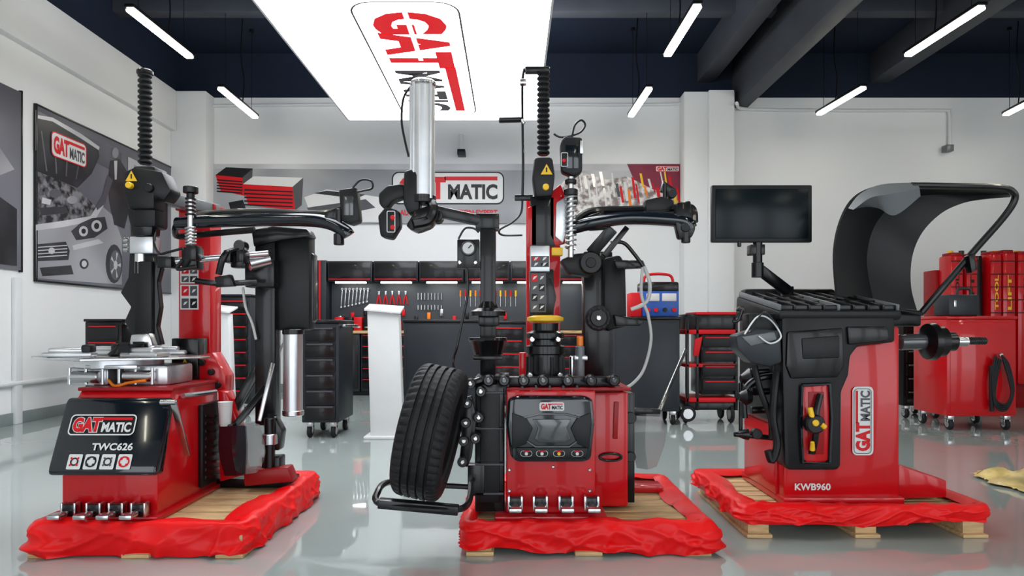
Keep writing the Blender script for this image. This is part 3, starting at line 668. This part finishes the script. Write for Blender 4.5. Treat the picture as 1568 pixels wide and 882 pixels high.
# ---------------------------------------------------------------- tyre
b=B('car_tire'); t=bmesh.new(); R=.285; Wd=.185; N=150
prof=[(-.5,.64),(-.54,.72),(-.56,.82),(-.54,.90),(-.50,.94),(-.46,.965),(-.42,.978)]
grooves=[-.26,-.09,.09,.26]
row=[]
for g_ in grooves: row+=[(g_-.036,.992),(g_-.028,.945),(g_+.028,.945),(g_+.036,.992)]
prof+=[(-.38,.985)]+row+[(.38,.985)]+[(-a,r) for a,r in prof[:7][::-1]]+[(.44,.66),(.46,.80),(.3,.90),(0,.92),(-.3,.90),(-.46,.80),(-.44,.66)]
rings=[]
for i in range(N):
    a=2*math.pi*i/N; rg=[]
    for j,(w,r) in enumerate(prof):
        rr=r
        if r>.96 and i%3==0: rr-=.026 if abs(w)>.3 else .012
        if .93<r<.97 and abs(w)>.44 and i%3==0: rr-=.016
        sh=.045*abs(w)
        rg.append(t.verts.new((w*Wd,R*rr*math.cos(a+sh*3),R*rr*math.sin(a+sh*3))))
    rings.append(rg)
M_=len(prof)
for i in range(N):
    p,q=rings[i],rings[(i+1)%N]
    for j in range(M_): t.faces.new((p[j],p[(j+1)%M_],q[(j+1)%M_],q[j]))
M=Matrix.Translation(P(660,661,2.89))@Matrix.Rotation(math.radians(-3),4,'Z')@Matrix.Rotation(math.radians(12),4,'Y')
b.merge(t,RUB,M); b.done()

# ---------------------------------------------------------------- wheel balancer
b=B('wheel_balancer')
b.bx(1200,1378,500,766,3.35,.55,RED,.014); b.box(X(1198,3.35),X(1382,3.35),3.33,3.95,.125,.165,RED,.006)
b.prism([P(1376,712,3.42),P(1450,736,3.42),P(1450,762,3.42),P(1376,764,3.42)],(0,.42,0),RED,.008)
b.pl([(1197,484),(1204,478),(1366,478),(1371,486),(1371,524),(1315,530),(1303,545),(1300,575),(1289,600),(1288,714),(1282,720),(1208,720),(1202,712),(1199,600)],3.30,.12,BLKM,.012)
b.pl([(1206,508),(1292,502),(1294,560),(1284,578),(1212,580),(1204,560)],3.285,.03,BLK,.01); b.pl([(1228,518),(1286,514),(1286,548),(1230,550)],3.278,.02,BLKM,.006); b.pl([(1298,500),(1360,500),(1364,522),(1300,528)],3.285,.03,BLK,.008)
b.pl([(1229,594),(1236,588),(1264,588),(1270,594),(1269,702),(1263,708),(1236,708),(1230,702)],3.292,.012,RED,.003)
b.pl([(1238,600),(1262,600),(1262,696),(1238,696)],3.288,.01,REDD,.003)
ringpoly(b,[(1228,590),(1270,588),(1273,640),(1270,708),(1229,709),(1226,650)],3.29,3.2,BLKG)
b.tb([(1256,604,3.27),(1250,630,3.25),(1250,650,3.24),(1248,672,3.25),(1243,694,3.27)],5,BLK); b.disc(1250,650,3.22,15,.05,BLK,.008); b.disc(1250,648,3.21,5,.02,YEL)
b.cy((1244,640,3.23),(1240,624,3.24),4,YEL); b.cy((1244,690,3.24),(1244,676,3.23),4,YEL,3); b.cy((1258,650,3.22),(1264,655,3.22),4,YEL)
b.logo(P(1337,697,3.344),(0,0,1),(-1,0,0),105*3.345/F,32*3.345/F,WHT,WHT,REDL,GRYL,REDL,lift=.001)
b.rrect(P(1334.5,695,3.338),(0,0,1),(-1,0,0),100*3.34/F,27*3.34/F,.02,GRYL,.003)
b.tx('KWB960',1217,1272,740,751,3.345,WHT,.03)
# top tray
b.yz([(3.30,1.03),(3.29,1.075),(3.93,1.175),(3.95,1.03)],X(1196,3.35)-.03,X(1372,3.35)+.0,BLKM,.015)
tx0,tx1=X(1196,3.35)-.02,X(1372,3.35)-.01
for i in range(9): 
    x=tx0+(tx1-tx0)*i/8; b.beam((x,3.31,1.092),(x,3.9,1.185),.012,.03,GRY if i%4==0 else BLK,.004)
for j in range(4):
    y=3.33+j*.19; b.beam((tx0,y,1.09+(y-3.31)*.157),(tx1,y,1.09+(y-3.31)*.157),.025,.014,BLK,.004)
b.box(tx0+.02,tx1-.03,3.88,3.97,1.05,1.215,BLKM,.02); b.box(tx1-.2,tx1+.1,3.6,3.9,1.02,1.13,BLKM,.02)
b.box(1.295,1.345,3.40,3.90,.52,1.05,BLKM,.02)
b.box(1.32,1.34,3.42,3.88,.16,.50,RED,.005)
b.pl([(1127,514),(1160,503),(1196,506),(1198,555),(1180,562),(1150,556),(1130,536)],3.28,.12,CHR,.012); b.pl([(1136,516),(1186,508),(1190,520),(1150,530)],3.27,.02,GRY,.004); b.bx(1146,1192,480,512,3.36,.1,BLKM,.01)
b.tb([(1140,512,3.28),(1160,485,3.3),(1180,490,3.3),(1196,515,3.27),(1180,526,3.26),(1162,515,3.26)],1.3,WPL); b.tb([(1150,508,3.28),(1170,478,3.3),(1192,500,3.27)],1.3,BLK)
b.disc(1136,474,3.4,5,.04,BLK); b.tb([(1136,474,3.4),(1130,490,3.4),(1122,492,3.4)],3,BLK)
b.tb([(1190,570,3.35),(1186,600,3.33),(1184,640,3.33),(1190,680,3.33),(1182,705,3.33),(1176,690,3.33)],6,BLKM)
for v in (570,600,628): b.cy((1150,v,3.45),(1195,v-2,3.45),6,BLK); 
b.cy((1134,585,3.45),(1134,660,3.45),3,BLK); b.tb([(1196,575,3.4),(1160,580,3.4),(1140,600,3.4),(1140,640,3.4)],5,BLK)
b.lathe([(0,0),(.03,0),(.045,.03),(.02,.06),(0,.06)],P(1150,608,3.4),(-1,0,0),BLK); b.lathe([(0,0),(.04,0),(.055,.03),(.02,.07),(0,.07)],P(1155,580,3.5),(-1,0,0),BLK)
b.cy((1124,665,3.42),(1198,672,3.42),4,BLK); b.lathe([(0,0),(.03,0),(.025,.02),(.012,.05),(0,.05)],P(1145,665,3.42),(-1,0,0),BLK); b.disc(1160,665,3.40,8,.04,BLKM)
b.tb([(1155,560,3.4),(1165,600,3.38),(1180,640,3.36),(1182,672,3.36)],5,BLKM)
# monitor and its arm
b.bx(1090,1244,283,371,3.70,.035,BLKM,.008); b.bx(1096,1238,289,365,3.694,.01,SCR,.002); b.bx(1120,1210,300,360,3.735,.03,BLKM,.01)
b.cy((1160,415,3.72),(1160,371,3.72),7,BLK); b.bx(1150,1172,374,390,3.70,.07,BLK); b.beam(P(1162,412,3.72),P(1208,447,3.8),.06,.04,BLK,.01); b.cy((1160,425,3.72),(1160,402,3.72),9,BLK); b.bx(1195,1216,438,470,3.8,.06,BLK); b.cy((1132,378,3.7),(1132,370,3.7),3,BLK)
# spindle
b.cyl(P(1376,524,3.6),P(1420,523,3.6),.042,GRH,bev=.005); b.lathe([(0,0),(.05,0),(.095,.02),(.10,.05),(.075,.06),(.08,.10),(.05,.115),(.05,.16),(.03,.17),(0,.17)],P(1414,523,3.6),(1,0,0),BLK,28)
b.cyl(P(1440,523,3.6),P(1510,522,3.6),.018,CHR,bev=.003); b.cyl(P(1462,523,3.6),P(1480,523,3.6),.026,STL)
for i in range(8): q=P(1482+i*3.4,522,3.6); b.lathe([(.018,0),(.0205,.004),(.018,.008)],q,(1,0,0),BLK,16)
# hood
A_=[P(*p) for p in [(1279,455,3.55),(1275,390,3.55),(1284,340,3.55),(1306,302,3.55),(1345,284,3.55),(1400,281,3.55),(1470,283,3.6),(1545,290,3.65)]]
Mm=[P(*p) for p in [(1335,462,3.92),(1325,400,3.95),(1335,350,3.95),(1362,315,3.9),(1395,300,3.85),(1430,296,3.8),(1480,296,3.75),(1546,296,3.7)]]
Bb=[P(*p) for p in [(1404,478,3.85),(1394,440,3.9),(1396,395,3.9),(1412,356,3.85),(1442,326,3.8),(1475,311,3.75),(1510,305,3.72),(1546,302,3.7)]]
b.loft([A_,Mm,Bb],BLKM,.01)
b.loft([[P(1300,320,3.52),P(1318,298,3.50),P(1350,284,3.50),(P(1404,281,3.52))],[P(1311,318,3.45),P(1334,303,3.41),P(1364,298,3.41),P(1406,289,3.47)],[P(1322,314,3.50),P(1346,318,3.46),P(1370,329,3.46),P(1408,300,3.5)]],GRY,.006)  # silvery highlight on the hood top, put in as a raised grey patch
b.tb([(1396,284,3.5),(1460,285,3.52),(1530,287,3.55),(1551,294,3.55),(1553,308,3.56),(1535,335,3.58),(1490,386,3.62),(1440,445,3.66),(1412,478,3.7)],5,BLK); b.tb([(1279,455,3.55),(1330,468,3.6),(1412,480,3.7)],4,BLK)
b.bx(1365,1412,476,500,3.7,.18,BLKM,.015); b.pl([(1484,392),(1492,388),(1497,412),(1488,418)],3.58,.05,BLK)
b.done()

# ---------------------------------------------------------------- workbench wall
b=B('garage_workbench'); x0,x1=-2.9,1.25; y0=9.85
b.box(x0,x1,10.25,10.44,.05,1.97,CHR,.005); b.box(x0+.2,x1-.1,10.22,10.26,.95,1.64,PEG,.002)
b.box(x0,x1,y0,10.3,.90,.94,WOOD,.006)
for i in range(6):
    a=x0+.2+i*.67; c=a+.65
    b.box(a,c,10.0,10.3,1.66,1.96,CHR,.008); b.box(a+.02,c-.02,9.985,10.0,1.68,1.94,BLK,.004); b.box(a+.02,c-.02,9.975,9.99,1.685,1.70,REDL,.002)
    b.box(a+.1,c-.1,10.03,10.08,1.635,1.66,LED,.004)
for i in range(6):
    a=x0+.02+i*.69; c=a+.67
    b.box(a,c,y0+.05,10.3,.06,.90,CHR,.006)
    if i%2: 
        for j in range(5): b.box(a+.02,c-.02,y0+.03,y0+.06,.10+j*.16,.245+j*.16,BLK,.004); b.box(a+.03,c-.03,y0+.015,y0+.035,.225+j*.16,.237+j*.16,REDL,.002)
    else:
        for j in range(2): b.box(a+.02+j*.32,a+.33+j*.32,y0+.03,y0+.06,.10,.87,BLK,.004); b.cyl((a+.28+j*.10,y0+.02,.55),(a+.28+j*.10,y0+.02,.7),.008,STL,seg=8)
b.box(x0,x1,y0+.06,10.3,0,.06,BLK,.002)
for x in (x0,x1-.18): b.box(x,x+.18,9.98,10.44,.94,1.97,CHR,.006); b.box(x+.075,x+.10,9.97,9.985,.94,1.97,REDL,.002)
random.seed(8); yy=10.20
for i in range(8):
    x=X(522,10.2)+i*.055; L=.26-.012*i; b.beam((x,yy,1.55-L),(x+.02,yy,1.55),.018,.006,STL,.002); b.lathe([(.008,0),(.019,.0),(.019,.008),(.008,.008)],(x+.02,yy-.005,1.56),(0,1,0),STL,12); b.box(x-.016,x+.016,yy-.005,yy+.005,1.53-L,1.56-L,STL,.003)
for i in range(5):
    x=X(580,10.2)+i*.10
    b.tube([(x-.03,yy,1.33),(x-.02,yy,1.40),(x,yy,1.47)],.010,REDL,seg=6); b.tube([(x+.03,yy,1.33),(x+.02,yy,1.40),(x,yy,1.47)],.010,REDL,seg=6); b.beam((x,yy,1.46),(x,yy,1.53),.03,.01,STL)
for i in range(8): x=X(640,10.2)+i*.05; b.cyl((x,yy,1.25),(x,yy,1.32),.012,STL,seg=8); b.cyl((x,yy,1.40),(x,yy,1.50),.010,STL,seg=8)
for i in range(12): x=X(705,10.2)+i*.075; b.cyl((x,yy,1.45),(x,yy,1.54),.014,[ORG,REDL,YEL][i%3],seg=8); b.cyl((x,yy,1.30),(x,yy,1.45),.005,STL,seg=6)
for i in range(14): x=X(520,10.2)+i*.19; b.box(x-.02,x+.03,yy-.02,yy+.02,1.06+.05*(i%3),1.16+.05*(i%3),[STL,REDL,BLK,ORG][i%4],.005)
for i in range(7): x=x0+.3+i*.14; b.box(x,x+.12,10.0,10.2,.94,1.14 if i<4 else 1.08,[REDL,BLK][i%2],.01); b.box(x+.02,x+.10,9.99,10.0,.98,1.0,STL,.002)
b.done()

# ---------------------------------------------------------------- trolleys
def trolley(u0,u1,d,dep,ztop,body,face,trim,nd=6,name='tool_trolley',handle=True,top=BLK,side_only=False):
    b=B(name); x0,x1=X(u0,d),X(u1,d); z0=.14
    b.box(x0,x1,d,d+dep,z0,ztop-.03,body,.01); b.box(x0-.01,x1+.01,d-.015,d+dep+.01,ztop-.03,ztop,top,.01)
    h=(ztop-.06-z0-.02)/nd
    if not side_only:
        for i in range(nd):
            za=z0+.02+i*h; b.box(x0+.03,x1-.03,d-.018,d+.005,za+.006,za+h-.006,face,.006); b.box(x0+.05,x1-.05,d-.03,d-.015,za+h-.026,za+h-.012,trim,.003)
    else:
        b.box(x0+.03,x1-.03,d-.006,d+.005,z0+.03,ztop-.06,body,.004)
    if handle: b.tube([(x1,d+.05,ztop-.06),(x1+.05,d+.05,ztop-.05),(x1+.05,d+dep-.05,ztop-.05),(x1,d+dep-.05,ztop-.06)],.012,STL,seg=8)
    for x in (x0+.06,x1-.06):
        for y in (d+.06,d+dep-.06):
            b.cyl((x-.02,y,.055),(x+.02,y,.055),.055,RUB,bev=.01); b.cyl((x-.024,y,.055),(x+.024,y,.055),.03,STL); b.box(x-.03,x+.03,y-.03,y+.03,.10,.145,STL,.004); b.box(x-.03,x-.024,y-.025,y+.025,.05,.11,STL,.001); b.box(x+.024,x+.03,y-.025,y+.025,.05,.11,STL,.001)
    b.done()
trolley(462,519,6.1,.55,1.06,CHR,BLK,GRYL,6)
trolley(618,742,7.0,.55,1.07,CHR,CHR,BLK,1,side_only=True,handle=False)
trolley(748,806,7.4,.5,1.06,CHR,BLK,REDL,6,handle=False)
trolley(938,1041,6.9,.5,1.10,CHR,CHR,BLK,1,side_only=True,handle=False)
trolley(325,384,7.6,.6,1.36,CHR,BLK,REDL,8,handle=False)
trolley(1383,1446,7.4,.5,1.10,BLK,BLK,GRY,6,handle=False)
trolley(130,186,7.2,.5,1.08,BLK,BLK,REDL,5)
b=B('tool_cart'); d=7.0
def bz(u0,u1,z0,z1,d,dep,m,bev=.005): b.box(X(u0,d),X(u1,d),d,d+dep,z0,z1,m,bev)
for (z0,z1) in ((.22,.27),(.58,.62),(.92,.97)): bz(1050,1130,z0,z1,d,.45,REDL,.01)
bz(1052,1128,.97,1.13,d+.02,.42,BLK,.01); bz(1066,1132,1.12,1.15,d,.45,REDL,.01); bz(1074,1130,.30,.92,d+.02,.42,BLK,.01)
for i in range(4): z=.34+i*.15; b.box(X(1076,d),X(1128,d),d-.005,d+.02,z,z+.12,BLKM,.006); b.box(X(1080,d),X(1124,d),d-.015,d,z+.09,z+.103,REDL,.002)
for u in (1053,1068,1128): b.box(X(u,d)-.015,X(u,d)+.015,d+.0,d+.03,.14,1.1,BLK,.004); b.box(X(u,d)-.015,X(u,d)+.015,d+.42,d+.45,.14,1.1,BLK,.004)
b.pl([(1064,520),(1076,515),(1070,545),(1062,545)],d-.02,.03,REDL)
for u in (1054,1124): b.cyl((X(u,d)-.03,d+.06,.10),(X(u,d)+.0,d+.06,.10),.10,RUB,bev=.01); b.cyl((X(u,d)-.035,d+.06,.10),(X(u,d)+.005,d+.06,.10),.06,STL); b.cyl((X(u,d)-.03,d+.40,.10),(X(u,d)+.0,d+.40,.10),.10,RUB,bev=.01)
bz(1050,1130,.14,.22,d+.02,.43,BLK,.01)
b.disc(1054,634,d-.05,12,.04,RUB); b.disc(1054,634,d-.055,8,.03,STL)
b.done()
b=B('battery_charger'); d=7.05; zt=1.102
bz(984,1040,zt,zt+.30,d,.3,BLU,.015); bz(984,1040,zt+.26,zt+.36,d-.01,.32,BLK,.02); bz(990,1010,zt+.16,zt+.24,d-.01,.02,WHT); bz(1014,1036,zt+.16,zt+.24,d-.01,.02,WHT)
b.tube([(X(990,d),d+.15,zt+.34),(X(995,d),d+.15,zt+.44),(X(1030,d),d+.15,zt+.44),(X(1036,d),d+.15,zt+.34)],.015,REDL)
for u in (992,1004,1018,1032): b.cyl((X(u,d),d-.02,zt+.07),(X(u,d),d,zt+.07),.022,BLK if u%4 else REDL)
bz(966,983,zt,zt+.25,d+.02,.25,REDL,.01); b.done()
def stand(u0,u1,v0,d):
    b=B('white_display_stand'); x0,x1=X(u0,d),X(u1,d); zt=Z(v0,d)
    b.prism([Vector((x0+.03,d,0.02)),Vector((x1-.01,d,0.02)),Vector((x1-.05,d,zt-.03)),Vector((x0,d,zt))],(0,.12,0),WPL,.008)
    b.box(x0-.02,x1+.04,d-.06,d+.24,0,.025,WPL,.006); b.prism([Vector((x0-.02,d-.03,zt-.0)),Vector((x1-.03,d-.03,zt-.03)),Vector((x1-.03,d+.2,zt+.03)),Vector((x0-.02,d+.2,zt+.05))],(0,0,.02),WPL,.003)
    b.done()
stand(562,619,476,6.1); stand(326,357,476,7.1)
trolley(1450,1556,6.55,.55,1.10,RED,RED,RED,1,name='red_tool_cabinet',side_only=True,handle=False,top=RED)
b=B('equipment_case'); d=6.6; b.box(X(1453,d),X(1500,d),d,d+.25,1.102,1.31,CHR,.02); b.tb([(1466,451,d+.1),(1468,443,d+.1),(1484,443,d+.1),(1486,451,d+.1)],2,CHR); b.box(X(1460,d),X(1464,d),d-.01,d,Z(470,d),Z(460,d),STL,.002); b.done()
b=B('coiled_cable'); d=6.5
for i in range(4): b.tb([(1524+i*3,545+i*2,d-.01),(1520+i*2,580,d-.02),(1524,620-i*3,d-.03),(1540,628-i*3,d-.03),(1552-i,600,d-.02),(1545-i*2,560,d-.01),(1534,544,d-.01)],1.6,RUB)
b.tb([(1518,560,d),(1518,600,d),(1519,630,d)],3,RUB); b.disc(1534,544,d-.01,3,.03,STL); b.done()
b=B('red_equipment_rack'); d=8.2
b.box(X(1452,d),X(1612,d),d+.25,d+.5,0,1.70,REDD,.01)
for i,(u,r,vt) in enumerate(((1466,10,390),(1489,9,392),(1526,9,388),(1546,10,386),(1570,11,388),(1593,10,390))):
    k=d/F; x=X(u,d); zt=Z(vt,d)
    b.box(x-r*k,x+r*k,d,d+.25,.3,zt,RED,.03); b.box(x-r*k*.8,x+r*k*.8,d+.02,d+.2,zt-.01,zt+.03,REDD,.01)
    for j in range(5): z=1.16+j*.155; b.box(x-r*k*.95,x+r*k*.95,d-.004,d+.01,z,z+.012,BLKL,.001)
    b.text('LIFT' if i%2 else 'TOOL',(x+.022,d-.003,1.20),(0,0,1),(-1,0,0),.42,.045,YEL if i in (2,3) else BLKL,.03)
for i in range(9): u=1455+i*17; b.cyl(P(u,392,d+.2),P(u,384,d+.2),.03,BLK if i%2 else YEL,seg=10)
b.box(X(1504,d),X(1513,d),d+.1,d+.3,0,1.86,BLK,.01)
b.done()
b=B('crumpled_wrapping_film'); t=bmesh.new(); n=30; g=[]
for i in range(n):
    r_=[]
    for j in range(n):
        x=i/(n-1);y=j/(n-1); p=Vector((x*5,y*5,2.2)); e=min(x,1-x,y,1-y)*4
        r_.append(t.verts.new((3.06+x*.75+.10*noise.noise(p*1.4),4.0+y*.6+.10*noise.noise(p*1.3+Vector((5,5,5))),.008+min(1,e)*(.05+.09*noise.noise(p))+.02*abs(noise.noise(p*3)))))
    g.append(r_)
for i in range(n-1):
    for j in range(n-1): t.faces.new((g[i][j],g[i+1][j],g[i+1][j+1],g[i][j+1]))
b.merge(t,mat('yellow_film',(0.60,0.46,0.18),0.3,var=.55,nscale=5)); b.done()

# ---------------------------------------------------------------- world / camera
w=bpy.data.worlds.new('World'); scene.world=w; w.use_nodes=True
bg=w.node_tree.nodes['Background']; bg.inputs['Color'].default_value=(0.88,0.94,1,1); bg.inputs['Strength'].default_value=3.4
cam=bpy.data.cameras.new('cam'); co=bpy.data.objects.new('camera',cam); scene.collection.objects.link(co)
co.location=(0,0,1); co.rotation_euler=(math.pi/2,0,0); cam.lens=36*F/1568; cam.sensor_width=36; cam.shift_y=(HV-441)/1568
cam.clip_start=.05
scene.camera=co
scene.view_settings.view_transform='Standard'
for me in list(_tc.values()): bpy.data.meshes.remove(me)
